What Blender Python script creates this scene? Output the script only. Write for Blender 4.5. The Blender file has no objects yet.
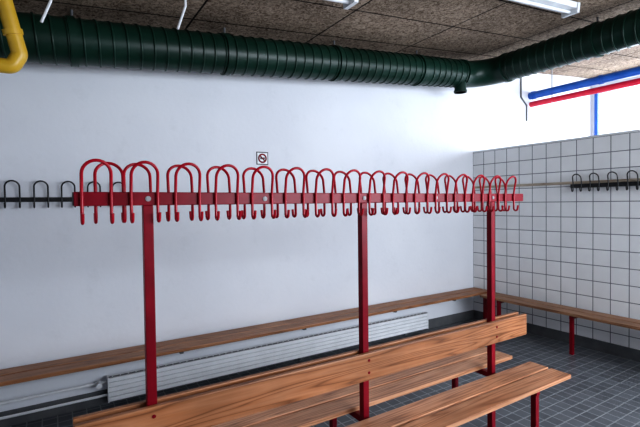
import bpy, bmesh, math, random
from mathutils import Vector, Matrix
random.seed(3)
C = bpy.context.scene.collection
scn = bpy.context.scene
scn.view_settings.view_transform = 'Standard'
try: scn.view_settings.look = 'High Contrast'
except Exception as e: print(e)

# ---------------------------------------------------------------- materials
def mat_base(name, col, rough=0.5, metal=0.0, spec=0.5):
    m = bpy.data.materials.new(name); m.use_nodes = True
    b = m.node_tree.nodes['Principled BSDF']
    b.inputs['Base Color'].default_value = (*col, 1)
    b.inputs['Roughness'].default_value = rough
    b.inputs['Metallic'].default_value = metal
    b.inputs['Specular IOR Level'].default_value = spec
    return m, m.node_tree.nodes, m.node_tree.links, b

def noise_mix(m, n, l, b, c1, c2, scale, detail=4, bump=0.0, stretch=(1,1,1), lo=0.35, hi=0.65, dist=0.01):
    tc = n.new('ShaderNodeTexCoord'); mp = n.new('ShaderNodeMapping')
    mp.inputs['Scale'].default_value = stretch
    t = n.new('ShaderNodeTexNoise'); t.inputs['Scale'].default_value = scale; t.inputs['Detail'].default_value = detail
    r = n.new('ShaderNodeValToRGB')
    r.color_ramp.elements[0].position = lo; r.color_ramp.elements[1].position = hi
    r.color_ramp.elements[0].color = (*c1, 1); r.color_ramp.elements[1].color = (*c2, 1)
    l.new(tc.outputs['Object'], mp.inputs['Vector']); l.new(mp.outputs[0], t.inputs['Vector'])
    l.new(t.outputs['Fac'], r.inputs['Fac']); l.new(r.outputs['Color'], b.inputs['Base Color'])
    if bump:
        bp = n.new('ShaderNodeBump'); bp.inputs['Strength'].default_value = bump; bp.inputs['Distance'].default_value = dist
        l.new(t.outputs['Fac'], bp.inputs['Height']); l.new(bp.outputs[0], b.inputs['Normal'])
    return tc, t, r

def paint(name, c1, c2, rough=0.35, scale=8, bump=0.05, spec=0.5):
    m, n, l, b = mat_base(name, c1, rough, spec=spec)
    noise_mix(m, n, l, b, c1, c2, scale, bump=bump, dist=0.004)
    return m

def plaster(name, c1, c2):
    m, n, l, b = mat_base(name, c1, 0.7)
    tc, t, r = noise_mix(m, n, l, b, c1, c2, 1.3, detail=6)
    t3 = n.new('ShaderNodeTexNoise'); t3.inputs['Scale'].default_value = 5.5; t3.inputs['Detail'].default_value = 9; t3.inputs['Roughness'].default_value = 0.7
    l.new(tc.outputs['Object'], t3.inputs['Vector'])
    r3 = n.new('ShaderNodeMapRange'); r3.inputs[1].default_value = 0.28; r3.inputs[2].default_value = 0.44; r3.inputs[3].default_value = 0.95; r3.inputs[4].default_value = 1.0
    l.new(t3.outputs['Fac'], r3.inputs[0])
    mx = n.new('ShaderNodeMix'); mx.data_type = 'RGBA'; mx.blend_type = 'MULTIPLY'; mx.inputs[0].default_value = 1.0
    l.new(r.outputs['Color'], mx.inputs[6]); l.new(r3.outputs[0], mx.inputs[7]); l.new(mx.outputs[2], b.inputs['Base Color'])
    t2 = n.new('ShaderNodeTexNoise'); t2.inputs['Scale'].default_value = 24; t2.inputs['Detail'].default_value = 6
    l.new(tc.outputs['Object'], t2.inputs['Vector'])
    bp = n.new('ShaderNodeBump'); bp.inputs['Strength'].default_value = 0.18; bp.inputs['Distance'].default_value = 0.006
    l.new(t2.outputs['Fac'], bp.inputs['Height']); l.new(bp.outputs[0], b.inputs['Normal'])
    return m

def wood(name, dark, mid, light, axis='X', rough=0.42):
    m, n, l, b = mat_base(name, mid, rough)
    tc = n.new('ShaderNodeTexCoord'); mp = n.new('ShaderNodeMapping')
    s = {'X': (0.5, 10, 10), 'Y': (10, 0.5, 10)}[axis]
    mp.inputs['Scale'].default_value = s
    l.new(tc.outputs['Object'], mp.inputs['Vector'])
    t = n.new('ShaderNodeTexNoise'); t.inputs['Scale'].default_value = 1.3; t.inputs['Detail'].default_value = 1.5; t.inputs['Distortion'].default_value = 0.4
    l.new(mp.outputs[0], t.inputs['Vector'])
    mu = n.new('ShaderNodeMath'); mu.operation = 'MULTIPLY'; mu.inputs[1].default_value = 18
    fr = n.new('ShaderNodeMath'); fr.operation = 'PINGPONG'; fr.inputs[1].default_value = 1.0
    l.new(t.outputs['Fac'], mu.inputs[0]); l.new(mu.outputs[0], fr.inputs[0])
    r = n.new('ShaderNodeValToRGB')
    r.color_ramp.elements[0].position = 0.0; r.color_ramp.elements[0].color = (*dark, 1)
    r.color_ramp.elements[1].position = 1.0; r.color_ramp.elements[1].color = (*light, 1)
    e = r.color_ramp.elements.new(0.28); e.color = (*mid, 1)
    l.new(fr.outputs[0], r.inputs['Fac'])
    t2 = n.new('ShaderNodeTexNoise'); t2.inputs['Scale'].default_value = 9; t2.inputs['Detail'].default_value = 5
    l.new(mp.outputs[0], t2.inputs['Vector'])
    r2 = n.new('ShaderNodeMapRange'); r2.inputs[3].default_value = 0.5; r2.inputs[4].default_value = 1.25
    l.new(t2.outputs['Fac'], r2.inputs[0])
    mx = n.new('ShaderNodeMix'); mx.data_type = 'RGBA'; mx.blend_type = 'MULTIPLY'; mx.inputs[0].default_value = 0.6
    l.new(r.outputs['Color'], mx.inputs[6]); l.new(r2.outputs[0], mx.inputs[7])
    t4 = n.new('ShaderNodeTexNoise'); t4.inputs['Scale'].default_value = 3.0; t4.inputs['Detail'].default_value = 3
    l.new(tc.outputs['Object'], t4.inputs['Vector'])
    r4 = n.new('ShaderNodeMapRange'); r4.inputs[1].default_value = 0.3; r4.inputs[2].default_value = 0.7; r4.inputs[3].default_value = 0.75; r4.inputs[4].default_value = 1.08
    l.new(t4.outputs['Fac'], r4.inputs[0])
    m4 = n.new('ShaderNodeMix'); m4.data_type = 'RGBA'; m4.blend_type = 'MULTIPLY'; m4.inputs[0].default_value = 1.0
    l.new(mx.outputs[2], m4.inputs[6]); l.new(r4.outputs[0], m4.inputs[7])
    l.new(m4.outputs[2], b.inputs['Base Color'])
    bp = n.new('ShaderNodeBump'); bp.inputs['Strength'].default_value = 0.15; bp.inputs['Distance'].default_value = 0.002
    l.new(t2.outputs['Fac'], bp.inputs['Height']); l.new(bp.outputs[0], b.inputs['Normal'])
    return m

def tiles(name, c1, c2, grout, w, h, mortar, plane, rough=0.15, shift=(0,0), bumpd=0.002, offset=0.0):
    m, n, l, b = mat_base(name, c1, rough)
    tc = n.new('ShaderNodeTexCoord'); sp = n.new('ShaderNodeSeparateXYZ'); cb = n.new('ShaderNodeCombineXYZ')
    l.new(tc.outputs['Object'], sp.inputs[0])
    a, d = {'XY': (0, 1), 'YZ': (1, 2), 'XZ': (0, 2)}[plane]
    l.new(sp.outputs[a], cb.inputs[0]); l.new(sp.outputs[d], cb.inputs[1])
    mp = n.new('ShaderNodeMapping'); mp.inputs['Location'].default_value = (shift[0], shift[1], 0)
    l.new(cb.outputs[0], mp.inputs['Vector'])
    br = n.new('ShaderNodeTexBrick'); br.offset = offset; br.squash = 1
    br.inputs['Scale'].default_value = 1; br.inputs['Brick Width'].default_value = w; br.inputs['Row Height'].default_value = h
    br.inputs['Mortar Size'].default_value = mortar; br.inputs['Mortar Smooth'].default_value = 0.15
    br.inputs['Color1'].default_value = (*c1, 1); br.inputs['Color2'].default_value = (*c2, 1); br.inputs['Mortar'].default_value = (*grout, 1)
    l.new(mp.outputs[0], br.inputs['Vector'])
    t = n.new('ShaderNodeTexNoise'); t.inputs['Scale'].default_value = 5; t.inputs['Detail'].default_value = 8
    l.new(tc.outputs['Object'], t.inputs['Vector'])
    mx = n.new('ShaderNodeMix'); mx.data_type = 'RGBA'; mx.blend_type = 'MULTIPLY'; mx.inputs[0].default_value = 0.15
    l.new(br.outputs['Color'], mx.inputs[6]); l.new(t.outputs['Fac'], mx.inputs[7]); l.new(mx.outputs[2], b.inputs['Base Color'])
    inv = n.new('ShaderNodeMath'); inv.operation = 'SUBTRACT'; inv.inputs[0].default_value = 1
    l.new(br.outputs['Fac'], inv.inputs[1])
    bp = n.new('ShaderNodeBump'); bp.inputs['Strength'].default_value = 0.6; bp.inputs['Distance'].default_value = bumpd
    l.new(inv.outputs[0], bp.inputs['Height']); l.new(bp.outputs[0], b.inputs['Normal'])
    return m

M_wall = plaster('white_plaster', (0.66, 0.68, 0.72), (0.70, 0.72, 0.755))
M_walltile = tiles('white_wall_tile', (0.90, 0.91, 0.92), (0.86, 0.87, 0.88), (0.20, 0.21, 0.23), 0.175, 0.175, 0.0045, 'YZ', shift=(0.075, 0.115))
M_floor = tiles('grey_floor_tile', (0.165, 0.18, 0.20), (0.11, 0.12, 0.135), (0.34, 0.36, 0.38), 0.1, 0.1, 0.0045, 'XY', rough=0.3)
M_red = paint('red_lacquer', (0.38, 0.004, 0.02), (0.46, 0.007, 0.028), 0.28, spec=0.4)
M_redd = paint('red_frame_paint', (0.20, 0.003, 0.014), (0.26, 0.005, 0.02), 0.38, spec=0.28)
M_green = paint('dark_green_paint', (0.006, 0.030, 0.020), (0.010, 0.043, 0.030), 0.38, 3, spec=0.4)
M_black = paint('black_enamel', (0.012, 0.012, 0.014), (0.02, 0.02, 0.022), 0.35)
M_white = paint('white_enamel', (0.66, 0.68, 0.70), (0.74, 0.76, 0.78), 0.4)
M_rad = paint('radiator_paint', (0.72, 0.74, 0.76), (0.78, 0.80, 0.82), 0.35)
M_radshade = paint('radiator_groove_shade', (0.34, 0.35, 0.37), (0.38, 0.39, 0.41), 0.5)  # darker copy of radiator paint: shade between ribs put into the colour
M_yel = paint('yellow_paint', (0.55, 0.35, 0.03), (0.65, 0.42, 0.05), 0.35)
M_blue = paint('blue_paint', (0.01, 0.10, 0.42), (0.02, 0.13, 0.5), 0.3)
M_redp = paint('red_pipe_paint', (0.6, 0.01, 0.05), (0.7, 0.02, 0.06), 0.3)
M_grey = paint('grey_paint', (0.10, 0.105, 0.11), (0.13, 0.135, 0.14), 0.6)
M_steel = mat_base('zinc_steel', (0.36, 0.36, 0.37), 0.5, 0.0)[0]
M_woodA = wood('lacquered_pine', (0.23, 0.090, 0.036), (0.42, 0.18, 0.078), (0.50, 0.24, 0.12))
M_woodS = wood('worn_seat_pine', (0.38, 0.17, 0.085), (0.61, 0.30, 0.16), (0.72, 0.40, 0.24))
M_woodW = wood('old_bench_pine', (0.22, 0.095, 0.042), (0.37, 0.165, 0.075), (0.44, 0.22, 0.11))
M_woodY = wood('old_bench_pine_y', (0.20, 0.09, 0.045), (0.34, 0.17, 0.09), (0.42, 0.24, 0.135), 'Y')
M_rail = wood('pale_rail_wood', (0.38, 0.30, 0.22), (0.5, 0.42, 0.33), (0.6, 0.52, 0.42), 'Y')

def ceil_mat():
    m = tiles('wood_wool_ceiling', (0.56, 0.46, 0.37), (0.48, 0.39, 0.31), (0.05, 0.042, 0.038), 1.2, 0.6, 0.009, 'XY', rough=0.95, shift=(0.2, 0.1), bumpd=0.01)
    n, l = m.node_tree.nodes, m.node_tree.links
    b = n['Principled BSDF']; b.inputs['Specular IOR Level'].default_value = 0.1
    src = b.inputs['Base Color'].links[0].from_socket
    tc = n.new('ShaderNodeTexCoord')
    t = n.new('ShaderNodeTexNoise'); t.inputs['Scale'].default_value = 32; t.inputs['Detail'].default_value = 5
    t.inputs['Roughness'].default_value = 0.75; t.inputs['Distortion'].default_value = 1.2
    l.new(tc.outputs['Object'], t.inputs['Vector'])
    r = n.new('ShaderNodeValToRGB'); r.color_ramp.elements[0].position = 0.38; r.color_ramp.elements[1].position = 0.60
    r.color_ramp.elements[0].color = (0.22, 0.185, 0.16, 1); r.color_ramp.elements[1].color = (1, 1, 1, 1)
    l.new(t.outputs['Fac'], r.inputs['Fac'])
    t3 = n.new('ShaderNodeTexNoise'); t3.inputs['Scale'].default_value = 2.2; t3.inputs['Detail'].default_value = 4
    l.new(tc.outputs['Object'], t3.inputs['Vector'])
    r3 = n.new('ShaderNodeMapRange'); r3.inputs[1].default_value = 0.3; r3.inputs[2].default_value = 0.7; r3.inputs[3].default_value = 0.7; r3.inputs[4].default_value = 1.1
    l.new(t3.outputs['Fac'], r3.inputs[0])
    mx = n.new('ShaderNodeMix'); mx.data_type = 'RGBA'; mx.blend_type = 'MULTIPLY'; mx.inputs[0].default_value = 1.0
    l.new(src, mx.inputs[6]); l.new(r.outputs['Color'], mx.inputs[7])
    m2 = n.new('ShaderNodeMix'); m2.data_type = 'RGBA'; m2.blend_type = 'MULTIPLY'; m2.inputs[0].default_value = 1.0
    l.new(mx.outputs[2], m2.inputs[6]); l.new(r3.outputs[0], m2.inputs[7]); l.new(m2.outputs[2], b.inputs['Base Color'])
    return m
M_ceil = ceil_mat()

# ---------------------------------------------------------------- builders
def empty(name, loc=(0, 0, 0)):
    o = bpy.data.objects.new(name, None); o.location = loc; C.objects.link(o); o.empty_display_size = 0.1
    return o
def finish(o, mat, parent=None, smooth=False):
    if mat: o.data.materials.append(mat)
    C.objects.link(o)
    if parent:
        o.parent = parent
        o.matrix_parent_inverse = Matrix.Translation(parent.location).inverted()
    if smooth:
        for p in o.data.polygons: p.use_smooth = True
    return o
def box(name, lo, hi, mat, parent=None, bevel=0.0):
    lo, hi = Vector(lo), Vector(hi)
    c = (lo + hi) / 2; s = hi - lo
    me = bpy.data.meshes.new(name); bm = bmesh.new()
    bmesh.ops.create_cube(bm, size=1)
    bmesh.ops.scale(bm, vec=s, verts=bm.verts)
    bmesh.ops.translate(bm, vec=c, verts=bm.verts)
    if bevel:
        bmesh.ops.bevel(bm, geom=bm.edges[:], offset=bevel, segments=2, profile=0.6, affect='EDGES')
    bm.to_mesh(me); bm.free()
    return finish(bpy.data.objects.new(name, me), mat, parent)
def plank(name, lo, hi, mat, parent, seed):
    o = box(name, lo, hi, mat, None, 0.005)
    off = Vector((seed * 1.7, seed * 0.37, seed * 0.91))
    o.data.transform(Matrix.Translation(off)); 
    o.location = -off
    if parent:
        o.parent = parent; o.matrix_parent_inverse = Matrix.Translation(parent.location).inverted()
    return o
def tubes(name, paths, r, mat, parent=None, res=4, cyclic=False):
    cu = bpy.data.curves.new(name + '_c', 'CURVE'); cu.dimensions = '3D'
    cu.bevel_depth = r; cu.bevel_resolution = res; cu.use_fill_caps = True
    for p in paths:
        s = cu.splines.new('POLY'); s.points.add(len(p) - 1)
        for i, q in enumerate(p): s.points[i].co = (*q, 1)
        s.use_cyclic_u = cyclic
    tmp = bpy.data.objects.new('tmp', cu); C.objects.link(tmp)
    dg = bpy.context.evaluated_depsgraph_get(); dg.update()
    me = bpy.data.meshes.new_from_object(tmp.evaluated_get(dg))
    bpy.data.objects.remove(tmp); bpy.data.curves.remove(cu)
    me.materials.clear()
    o = bpy.data.objects.new(name, me)
    return finish(o, mat, parent, True)
def rounded(pts, rad, seg=8):
    pts = [Vector(p) for p in pts]; out = [pts[0]]
    for i in range(1, len(pts) - 1):
        a, b, c = pts[i - 1], pts[i], pts[i + 1]
        d1, d2 = (a - b).normalized(), (c - b).normalized()
        ang = d1.angle(d2); t = rad / math.tan(ang / 2)
        p1, p2 = b + d1 * t, b + d2 * t
        cen = b + (d1 + d2).normalized() * (rad / math.sin(ang / 2))
        v1, v2 = p1 - cen, p2 - cen
        tot = v1.angle(v2)
        for k in range(seg + 1):
            f = k / seg
            v = (v1 * math.sin((1 - f) * tot) + v2 * math.sin(f * tot)) / math.sin(tot)
            out.append(cen + v)
    out.append(pts[-1]); return out

# ---------------------------------------------------------------- room shell
YW, XP, XR, XL, YB = 3.95, 5.03, 8.30, -1.5, -1.9
CZ0, CS = 3.06, 0.095
cz = lambda x: CZ0 + CS * x
T = 0.15
box('floor', (XL - T, YB - T, -0.1), (XR + T, YW + T, 0), M_floor)
me = bpy.data.meshes.new('ceiling')
x0, x1, y0, y1 = XL - T, XR + T, YB - T, YW + T
v = [(x0, y0, cz(x0)), (x1, y0, cz(x1)), (x1, y1, cz(x1)), (x0, y1, cz(x0))]
v += [(a, b, c + 0.12) for a, b, c in v]
me.from_pydata(v, [], [(3, 2, 1, 0), (4, 5, 6, 7), (0, 1, 5, 4), (1, 2, 6, 5), (2, 3, 7, 6), (3, 0, 4, 7)])
finish(bpy.data.objects.new('ceiling', me), M_ceil)
def wall_slope(name, xa, xb, ya, yb, mat, z0=0, parent=None):
    me = bpy.data.meshes.new(name)
    v = [(xa, ya, z0), (xb, ya, z0), (xb, yb, z0), (xa, yb, z0), (xa, ya, cz(xa)), (xb, ya, cz(xb)), (xb, yb, cz(xb)), (xa, yb, cz(xa))]
    me.from_pydata(v, [], [(3, 2, 1, 0), (4, 5, 6, 7), (0, 1, 5, 4), (1, 2, 6, 5), (2, 3, 7, 6), (3, 0, 4, 7)])
    return finish(bpy.data.objects.new(name, me), mat, parent)
wall_slope('wall_far', XL - T, XR + T, YW, YW + T, M_wall)
wall_slope('wall_left', XL - T, XL, YB, YW, M_wall)
wr = empty('wall_right', (XR, 0, 0))
WZ0, WZ1 = 1.7, 3.62
box('lower_wall', (XR, YB, 0), (XR + T, YW, WZ0), M_wall, wr)
box('upper_wall', (XR, YB, WZ1), (XR + T, YW, cz(XR)), M_wall, wr)
box('pier_far', (XR, YW - 0.06, WZ0), (XR + T, YW, WZ1), M_wall, wr)
box('pier_near', (XR, YB, WZ0), (XR + T, YB + 0.4, WZ1), M_wall, wr)
wb = empty('wall_rear', (0, YB, 0))
RZ0, RZ1, RX0, RX1 = 1.0, 2.85, 1.6, 7.8  # rear opening added for light, set rightward to keep left wall dimmer
box('lower_wall', (XL - T, YB - T, 0), (XR + T, YB, RZ0), M_wall, wb)
box('left_pier', (XL - T, YB - T, RZ0), (RX0, YB, RZ1), M_wall, wb)
box('right_pier', (RX1, YB - T, RZ0), (XR + T, YB, RZ1), M_wall, wb)
wall_slope('upper_wall', XL - T, XR + T, YB - T, YB, M_wall, RZ1, wb)

M_glass = bpy.data.materials.new('window_glass'); M_glass.use_nodes = True
nn, ll = M_glass.node_tree.nodes, M_glass.node_tree.links
nn.clear(); o_ = nn.new('ShaderNodeOutputMaterial'); tr = nn.new('ShaderNodeBsdfTransparent'); tr.inputs[0].default_value = (0.95, 0.97, 1, 1)
ll.new(tr.outputs[0], o_.inputs[0])
def window_x(name, x, ya, yb, za, zb, n):
    w = empty(name, (x, (ya + yb) / 2, (za + zb) / 2))
    f = 0.055
    box('frame_bottom', (x, ya, za), (x + 0.07, yb, za + f), M_blue, w, 0.004)
    box('frame_top', (x, ya, zb - f), (x + 0.07, yb, zb), M_grey, w, 0.004)
    for i in range(n + 1):
        y = ya + (yb - ya - f) * i / n
        box('mullion_%d' % i, (x + 0.005, y, za + f), (x + 0.065, y + f, zb - f), M_blue, w, 0.004)
    box('glass', (x + 0.03, ya + f, za + f), (x + 0.036, yb - f, zb - f), M_glass, w)
window_x('window_1', XR - 0.03, YB + 0.4, YW - 0.06, WZ0, WZ1, 4)
def window_y(name, y, xa, xb, za, zb, n):
    w = empty(name, ((xa + xb) / 2, y, (za + zb) / 2)); f = 0.055
    box('frame_bottom', (xa, y - 0.07, za), (xb, y, za + f), M_white, w, 0.004)
    box('frame_top', (xa, y - 0.07, zb - f), (xb, y, zb), M_white, w, 0.004)
    for i in range(n + 1):
        x = xa + (xb - xa - f) * i / n
        box('mullion_%d' % i, (x, y - 0.065, za + f), (x + f, y - 0.005, zb - f), M_white, w, 0.004)
    box('glass', (xa + f, y - 0.036, za + f), (xb - f, y - 0.03, zb - f), M_glass, w)
window_y('added_rear_window', YB - 0.04, RX0, RX1, RZ0, RZ1, 5)  # unseen window added behind the camera to let in more light

PT = 2.335
wp = empty('wall_partition', (XP, 2, 0))
box('tiled_wall', (XP, 0.2, 0), (XP + 0.12, YW, PT), M_walltile, wp)
box('cap', (XP - 0.004, 0.2, PT), (XP + 0.124, YW, PT + 0.022), M_white, wp, 0.004)
box('baseboard_far', (XL, YW - 0.012, 0), (XP, YW, 0.12), M_grey, None, 0.003)
box('baseboard_right', (XP - 0.012, 0.2, 0), (XP, YW - 0.012, 0.12), M_grey, None, 0.003)

# ---------------------------------------------------------------- hooks
def hook_paths(xc, yface, zc, sgn, w=0.052, up=0.15, down=0.095, axis='X', curl=0.03, lean=0.03):
    def P(u, o, z):
        if axis == 'X': return (xc + u, yface + sgn * o, z)
        return (yface + sgn * o, xc + u, z)
    half = []
    o0 = 0.0075
    R = curl / 2; zb = zc - down + R
    half.append((1, o0 + 2 * R + 0.004, zb + 0.022))
    for k in range(9):
        a = math.pi * k / 8
        half.append((1, o0 + R + R * math.cos(a), zb - R * math.sin(a)))
    half.append((1, o0, zc + 0.03))
    za = zc + up - w
    half.append((1, o0 + lean * 0.35, za))
    left = [P(-w, o, z) for _, o, z in half]
    arch = []
    for k in range(1, 14):
        a = math.pi * k / 14
        arch.append(P(-w * math.cos(a), o0 + lean * 0.35 + lean * 0.65 * math.sin(a), za + w * math.sin(a)))
    right = [P(w, o, z) for _, o, z in reversed(half)]
    return left + arch + right

# ---------------------------------------------------------------- coat rack bench (island)
RY = 1.926; XA, XB = 0.071, 3.003
posts = [0.343, 1.493, 2.643]
rack = empty('coat_rack_bench', ((XA + XB) / 2, RY, 0))
BZ = 1.675
for i, px in enumerate(posts):
    box('post_%d' % (i + 1), (px - 0.02, RY - 0.02, 0), (px + 0.02, RY + 0.02, BZ - 0.028), M_redd, rack, 0.003)
    box('foot_plate_%d' % (i + 1), (px - 0.045, RY - 0.045, 0), (px + 0.045, RY + 0.045, 0.006), M_redd, rack, 0.001)
box('top_bar', (XA, RY - 0.018, BZ - 0.028), (XB, RY + 0.018, BZ + 0.028), M_redd, rack, 0.003)
box('bar_end_left', (XA - 0.004, RY - 0.016, BZ - 0.026), (XA, RY + 0.016, BZ + 0.026), M_black, rack)
box('bar_end_right', (XB, RY - 0.016, BZ - 0.026), (XB + 0.004, RY + 0.016, BZ + 0.026), M_black, rack)
pf, pr = [], []
for i in range(16):
    xc = 0.150 + 0.1782 * i
    pf.append(hook_paths(xc, RY - 0.018, BZ, -1)); pr.append(hook_paths(xc - 0.018 + 0.07 * (i == 0) + 0.0 , RY + 0.018, BZ, 1))
tubes('hooks_front', pf, 0.0064, M_red, rack, 3)
tubes('hooks_back', pr, 0.0064, M_red, rack, 3)
def bolts(name, locs, mat, parent, axis='Y', r=0.0085, d=0.006):
    me = bpy.data.meshes.new(name); bm = bmesh.new()
    for (p, ax) in locs:
        rot = Matrix.Rotation(math.pi / 2, 4, 'X') if ax == 'Y' else Matrix.Rotation(math.pi / 2, 4, 'Y')
        bmesh.ops.create_cone(bm, cap_ends=True, segments=6, radius1=r, radius2=r * 0.9, depth=d, matrix=Matrix.Translation(p) @ rot)
        bmesh.ops.create_cone(bm, cap_ends=True, segments=16, radius1=r * 1.35, radius2=r * 1.35, depth=d * 0.3, matrix=Matrix.Translation(p) @ rot)
    bm.to_mesh(me); bm.free()
    return finish(bpy.data.objects.new(name, me), mat, parent)
bolts('bar_bolts', [((px, RY - 0.021, BZ), 'Y') for px in posts] + [((0.88, RY - 0.021, BZ - 0.002), 'Y'), ((2.07, RY - 0.021, BZ), 'Y')], M_steel, rack)
plank('backrest_front', (XA - 0.02, RY - 0.046, 0.645), (XB, RY - 0.02, 0.80), M_woodA, rack, 1)
plank('backrest_back', (XA - 0.02, RY + 0.02, 0.645), (XB, RY + 0.046, 0.80), M_woodA, rack, 2)
bolts('backrest_bolts', [((px, RY - 0.048, z), 'Y') for px in posts for z in (0.69, 0.76)], M_redd, rack, r=0.006, d=0.004)
ZS = 0.45
sl = [(1.555, 1.695), (1.715, 1.855)]
for i, (a, b_) in enumerate(sl):
    plank('seat_slat_front_%d' % i, (XA - 0.02, a, ZS - 0.028), (XB, b_, ZS), M_woodS, rack, 3 + i)
    plank('seat_slat_back_%d' % i, (XA - 0.02, 2 * RY - b_, ZS - 0.028), (XB, 2 * RY - a, ZS), M_woodS, rack, 6 + i)
for i, px in enumerate(posts):
    box('seat_arm_front_%d' % i, (px - 0.018, 1.575, ZS - 0.064), (px + 0.018, RY - 0.02, ZS - 0.028), M_redd, rack, 0.003)
    box('seat_arm_back_%d' % i, (px - 0.018, RY + 0.02, ZS - 0.064), (px + 0.018, 2 * RY - 1.575, ZS - 0.028), M_redd, rack, 0.003)
    for s, yy in (('front', 1.60), ('back', 2 * RY - 1.60)):
        box('leg_%s_%d' % (s, i), (px - 0.018, yy - 0.018, 0), (px + 0.018, yy + 0.018, ZS - 0.064), M_redd, rack, 0.003)

# ---------------------------------------------------------------- wall benches
wbn = empty('wall_bench', (2, 3.77, 0))
for i, (a, b_) in enumerate([(3.62, 3.76), (3.775, 3.915)]):
    plank('slat_%d' % i, (XL + 0.02, a, ZS - 0.03), (XP - 0.03, b_, ZS), M_woodW, wbn, 11 + i)
for i, px in enumerate([-1.2, 4.9]):
    box('leg_%d' % i, (px - 0.018, 3.645, 0), (px + 0.018, 3.681, ZS - 0.066), M_redd, wbn, 0.003)
for i, px in enumerate([-1.2, -0.4, 0.9, 2.1, 3.3, 4.3, 4.9]):
    box('arm_%d' % i, (px - 0.015, 3.65, ZS - 0.055), (px + 0.015, YW - 0.006, ZS - 0.03), M_grey, wbn, 0.003)
    box('wall_plate_%d' % i, (px - 0.02, YW - 0.008, ZS - 0.11), (px + 0.02, YW, ZS - 0.03), M_grey, wbn, 0.002)
rbn = empty('wall_bench.001', (4.83, 2, 0))
for i, (a, b_) in enumerate([(4.64, 4.785), (4.80, 4.945)]):
    plank('slat_%d' % i, (a, 0.3, ZS - 0.03), (b_, 3.55, ZS), M_woodY, rbn, 15 + i)
for i, py in enumerate([0.6, 1.6, 2.42, 3.3]):
    box('arm_%d' % i, (4.66, py - 0.018, ZS - 0.066), (XP - 0.012, py + 0.018, ZS - 0.03), M_redd, rbn, 0.003)
    box('leg_%d' % i, (4.665, py - 0.018, 0), (4.701, py + 0.018, ZS - 0.066), M_redd, rbn, 0.003)

# ---------------------------------------------------------------- wall hook rails
hr = empty('coat_hook_rail', (-0.4, YW, 1.71))
box('rail', (XL + 0.05, YW - 0.02, 1.687), (0.58, YW, 1.722), M_black, hr, 0.003)
tubes('hooks', [hook_paths(-0.07 + 0.18 * k, YW - 0.02, 1.705, -1, w=0.045, up=0.14, down=0.06) for k in range(-7, 4)], 0.006, M_black, hr, 3)
tr1 = box('trim_1', (XP - 0.018, 0.3, 1.835), (XP, YW - 0.02, 1.865), M_rail, None, 0.003)
hr2 = empty('coat_hook_rail.001', (XP, 1.9, 1.85))
box('rail', (XP - 0.036, 0.9, 1.79), (XP - 0.018, 2.60, 1.834), M_black, hr2, 0.003)
box('rail_mount_a', (XP - 0.018, 1.0, 1.80), (XP, 1.04, 1.83), M_black, hr2)
box('rail_mount_b', (XP - 0.018, 2.4, 1.80), (XP, 2.44, 1.83), M_black, hr2)
tubes('hooks', [hook_paths(2.52 - 0.18 * k, XP - 0.036, 1.812, -1, w=0.045, up=0.13, down=0.06, axis='Y') for k in range(9)], 0.006, M_black, hr2, 3)

# ---------------------------------------------------------------- radiator
rd = empty('radiator', (2.2, 3.87, 0.15))
X0, X1 = 0.36, 4.0
box('panel', (X0, 3.845, 0.05), (X1, 3.865, 0.245), M_radshade, rd, 0.004)
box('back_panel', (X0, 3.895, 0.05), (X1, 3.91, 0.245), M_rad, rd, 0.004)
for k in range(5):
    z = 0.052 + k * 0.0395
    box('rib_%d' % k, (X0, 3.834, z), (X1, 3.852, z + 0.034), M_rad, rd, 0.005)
box('top_grille', (X0, 3.866, 0.232), (X1, 3.894, 0.24), M_grey, rd)
for k in range(60):
    xx = X0 + 0.03 + k * (X1 - X0 - 0.06) / 59
    box('grille_fin_%d' % k, (xx - 0.004, 3.862, 0.238), (xx + 0.004, 3.898, 0.247), M_rad, rd)
box('end_cap_a', (X0 - 0.008, 3.832, 0.045), (X0, 3.912, 0.25), M_rad, rd, 0.002)
box('end_cap_b', (X1, 3.832, 0.045), (X1 + 0.008, 3.912, 0.25), M_rad, rd, 0.002)
for k, px in enumerate([0.7, 2.2, 3.7]):
    box('wall_bracket_%d' % k, (px - 0.02, 3.91, 0.0), (px + 0.02, YW - 0.012, 0.2), M_grey, rd)
tubes('supply_pipes', [[(XL + 0.02, 3.9, 0.20), (X0 - 0.008, 3.9, 0.20)], [(XL + 0.02, 3.9, 0.09), (X0 - 0.008, 3.9, 0.09)]], 0.011, M_rad, rd)
tubes('valve', [[(X0 - 0.07, 3.9, 0.20), (X0 - 0.07, 3.83, 0.20)]], 0.022, M_white, rd)

# ---------------------------------------------------------------- duct
DR = 0.165
dz = lambda x: 2.655 + CS * (x + 0.13) + DR
dp = rounded([(XL + 0.01, 3.60, dz(XL)), (4.74, 3.60, dz(4.74)), (4.74, YB + 0.01, dz(4.74))], 0.34, 12)
du = empty('ventilation_duct', (2, 3.6, 3))
tubes('duct', [dp], DR - 0.004, M_green, du, 10)
rings = []
def ring_at(x, ln=0.025):
    d = Vector((1, 0, CS)).normalized(); p = Vector((x, 3.60, dz(x)))
    return [p - d * ln, p + d * ln]
for x in [-0.9, 0.15, 1.3, 2.45, 3.6, 4.35]:
    rings.append(ring_at(x))
for y in [3.22, 2.2, 1.1, 0.0]:
    rings.append([(4.74, y - 0.02, dz(4.74)), (4.74, y + 0.02, dz(4.74))])
tubes('joint_collars', rings, DR + 0.010, M_green, du, 10)
def spiral(fn, s0, s1, pitch):
    sp = []; s = s0; a = 0
    while s < s1:
        sp.append(fn(s, (DR - 0.002) * math.cos(a), (DR - 0.002) * math.sin(a))); a += math.pi / 10; s += pitch / 20
    return sp
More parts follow.
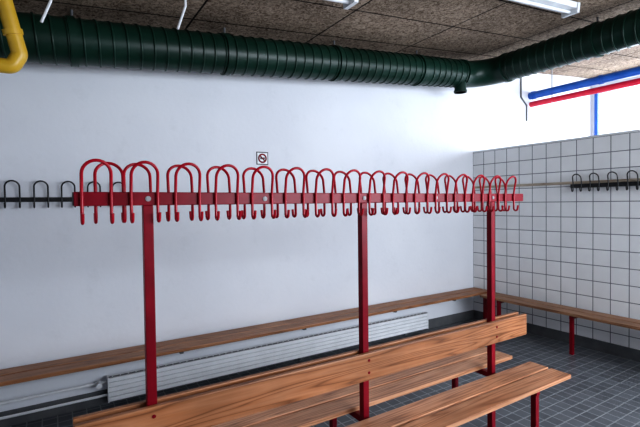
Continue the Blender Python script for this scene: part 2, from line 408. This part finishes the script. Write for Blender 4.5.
tubes('spiral_ribs', [spiral(lambda s, c, d: (s, 3.60 + c, dz(s) + d), XL + 0.05, 4.35, 0.095),
                      spiral(lambda s, c, d: (4.74 + c, s, dz(4.74) + d), YB + 0.05, 3.2, 0.095)], 0.008, M_green, du, 1)
tubes('drop_spigot', [[(4.3, 3.56, dz(4.3) - 0.24), (4.3, 3.56, dz(4.3) - 0.1)]], 0.07, M_green, du, 8)
tubes('drop_spigot_collar', [[(4.3, 3.56, dz(4.3) - 0.24), (4.3, 3.56, dz(4.3) - 0.215)]], 0.078, M_green, du, 8)
tubes('hanger_straps', [[(x, 3.60, dz(x) + DR - 0.01), (x, 3.60, cz(x))] for x in (-0.9, 0.15, 1.3, 2.45, 3.6)] + [[(4.74, y, dz(4.74) + DR - 0.01), (4.74, y, cz(4.74))] for y in (2.2, 1.1, 0.0)], 0.010, M_grey, du)

# ---------------------------------------------------------------- pipes
yp = rounded([(-0.25, 3.20, 3.033), (-0.15, 3.27, 2.60), (-0.19, 3.27, 2.52), (XL + 0.002, 3.27, 2.49)], 0.045, 5)
yy = empty('yellow_gas_pipe', (-0.3, 3.27, 2.7))
tubes('pipe', [yp], 0.045, M_yel, yy, 6)
tubes('pipe_collars', [[(-0.40, 3.27, 2.5136), (-0.36, 3.27, 2.515)], [(-0.185, 3.245, 2.74), (-0.178, 3.25, 2.71)]], 0.055, M_yel, yy, 6)
bp_ = empty('heating_pipes', (6.4, 3.2, 3.25))
tubes('blue_pipe', [[(6.4, YW, 3.30), (6.4, YB, 3.30)]], 0.055, M_blue, bp_, 6)
tubes('blue_collars', [[(6.4, y, 3.30), (6.4, y + 0.05, 3.30)] for y in (3.86, 2.9, 1.6)], 0.063, M_blue, bp_, 6)
tubes('red_pipe', [[(6.42, YW, 3.17), (6.42, YB, 3.17)]], 0.042, M_redp, bp_, 6)
tubes('pipe_hangers', [[(6.4, y, 3.13), (6.4, y, cz(6.4))] for y in (3.6, 1.9, 0.3)], 0.008, M_steel, bp_)
tubes('wall_conduit', [rounded([(6.15, YW - 0.012, cz(6.15)), (6.15, YW - 0.012, 3.25), (6.3, YW - 0.012, 3.14), (6.3, YW - 0.012, 2.9)], 0.03)], 0.01, M_grey, bp_)

# ---------------------------------------------------------------- ceiling lamps (off) and hangers
def fluorescent(name, xa, xb, y):
    e = empty(name, (xb, y, cz(xb)))
    g = 0.004
    def sbox(nm, xa, xb, ya, yb, t0, t1, mat, taper=0):
        me = bpy.data.meshes.new(nm)
        v = [(xa, ya + taper, cz(xa) - t1), (xb, ya + taper, cz(xb) - t1), (xb, yb - taper, cz(xb) - t1), (xa, yb - taper, cz(xa) - t1),
             (xa, ya, cz(xa) - t0), (xb, ya, cz(xb) - t0), (xb, yb, cz(xb) - t0), (xa, yb, cz(xa) - t0)]
        me.from_pydata(v, [], [(3, 2, 1, 0), (4, 5, 6, 7), (0, 1, 5, 4), (1, 2, 6, 5), (2, 3, 7, 6), (3, 0, 4, 7)])
        finish(bpy.data.objects.new(nm, me), mat, e)
    sbox('housing', xa, xb, y - 0.075, y + 0.075, g, 0.05, M_white, 0.01)
    sbox('end_cap_a', xa - 0.01, xa + 0.03, y - 0.08, y + 0.08, g, 0.09, M_white, 0.01)
    sbox('end_cap_b', xb - 0.03, xb + 0.01, y - 0.08, y + 0.08, g, 0.09, M_white, 0.01)
    tubes('tube', [[(xa + 0.03, y, cz(xa) - 0.068), (xb - 0.03, y, cz(xb) - 0.068)]], 0.014, M_white, e)
fluorescent('fluorescent_light', 2.78, 4.10, 2.13)
fluorescent('fluorescent_light.001', 0.68, 1.98, 2.66)
def hanger(name, x, y, drop):
    e = empty(name, (x, y, cz(x)))
    tubes('rod', [rounded([(x, y, cz(x)), (x, y, cz(x) - drop * 0.6), (x - 0.05, y, cz(x) - drop)], 0.04)], 0.008, M_white, e)
    tubes('ceiling_rose', [[(x, y, cz(x)), (x, y, cz(x) - 0.02)]], 0.03, M_white, e)
hanger('ceiling_hanger', 0.74, 2.75, 0.38)
hanger('ceiling_hanger.001', 0.02, 2.98, 0.34)
bx = empty('junction_box', (5.6, 3.0, cz(5.6)))
box('box_body', (6.0, 3.3, cz(6.0) - 0.09), (6.12, 3.42, cz(6.0)), M_white, bx, 0.008)

# ---------------------------------------------------------------- no smoking sign
sg = empty('no_smoking_sign', (1.80, YW, 2.11))
box('frame', (1.735, YW - 0.003, 2.045), (1.865, YW, 2.175), M_black, sg, 0.001)
box('plate', (1.745, YW - 0.005, 2.055), (1.855, YW - 0.001, 2.165), M_white, sg, 0.001)
ringp = [(1.80 + 0.040 * math.cos(a), YW - 0.006, 2.11 + 0.040 * math.sin(a)) for a in [2 * math.pi * k / 32 for k in range(32)]]
tubes('red_ring', [ringp], 0.008, M_redd, sg, 2, cyclic=True)
tubes('red_slash', [[(1.772, YW - 0.007, 2.138), (1.828, YW - 0.007, 2.082)]], 0.006, M_redd, sg, 2)
box('cigarette', (1.775, YW - 0.008, 2.10), (1.825, YW - 0.004, 2.12), M_black, sg)

# ---------------------------------------------------------------- lights
w = bpy.data.worlds.new('overcast_sky'); scn.world = w; w.use_nodes = True
bg = w.node_tree.nodes['Background']; bg.inputs[0].default_value = (0.92, 0.96, 1.0, 1); bg.inputs[1].default_value = 1.3
def area(name, loc, rot, sx, sy, power, col):
    L = bpy.data.lights.new(name, 'AREA'); L.shape = 'RECTANGLE'; L.size = sx; L.size_y = sy; L.energy = power; L.color = col
    o = bpy.data.objects.new(name, L); o.location = loc; o.rotation_euler = rot; C.objects.link(o); return o
area('daylight_right', (XR + 0.35, 1.1, 2.75), (0, math.radians(90), 0), 1.9, 5.2, 220, (0.94, 0.97, 1.0))
area('added_fill_rear', ((RX0 + RX1) / 2 + 0.1, YB - 0.35, 2.2), (math.radians(78), 0, 0), 5.4, 1.8, 360, (0.95, 0.97, 1.0))  # added fill lamp outside the made-up rear window, brightens partition and front seat

# ---------------------------------------------------------------- camera
cam = bpy.data.cameras.new('camera'); cam.lens = 24.0; cam.sensor_width = 36; cam.clip_start = 0.02
co = bpy.data.objects.new('camera', cam); C.objects.link(co)
yaw, pit, rol = math.radians(32.1), math.radians(1.27), math.radians(0.69)
F = Vector((math.sin(yaw) * math.cos(pit), math.cos(yaw) * math.cos(pit), -math.sin(pit)))
R0 = Vector((math.cos(yaw), -math.sin(yaw), 0)); U0 = R0.cross(F)
R = R0 * math.cos(rol) - U0 * math.sin(rol); U = R0 * math.sin(rol) + U0 * math.cos(rol)
mw = Matrix(((R.x, U.x, -F.x, 0), (R.y, U.y, -F.y, 0), (R.z, U.z, -F.z, 1.644), (0, 0, 0, 1)))
co.matrix_world = mw
scn.camera = co
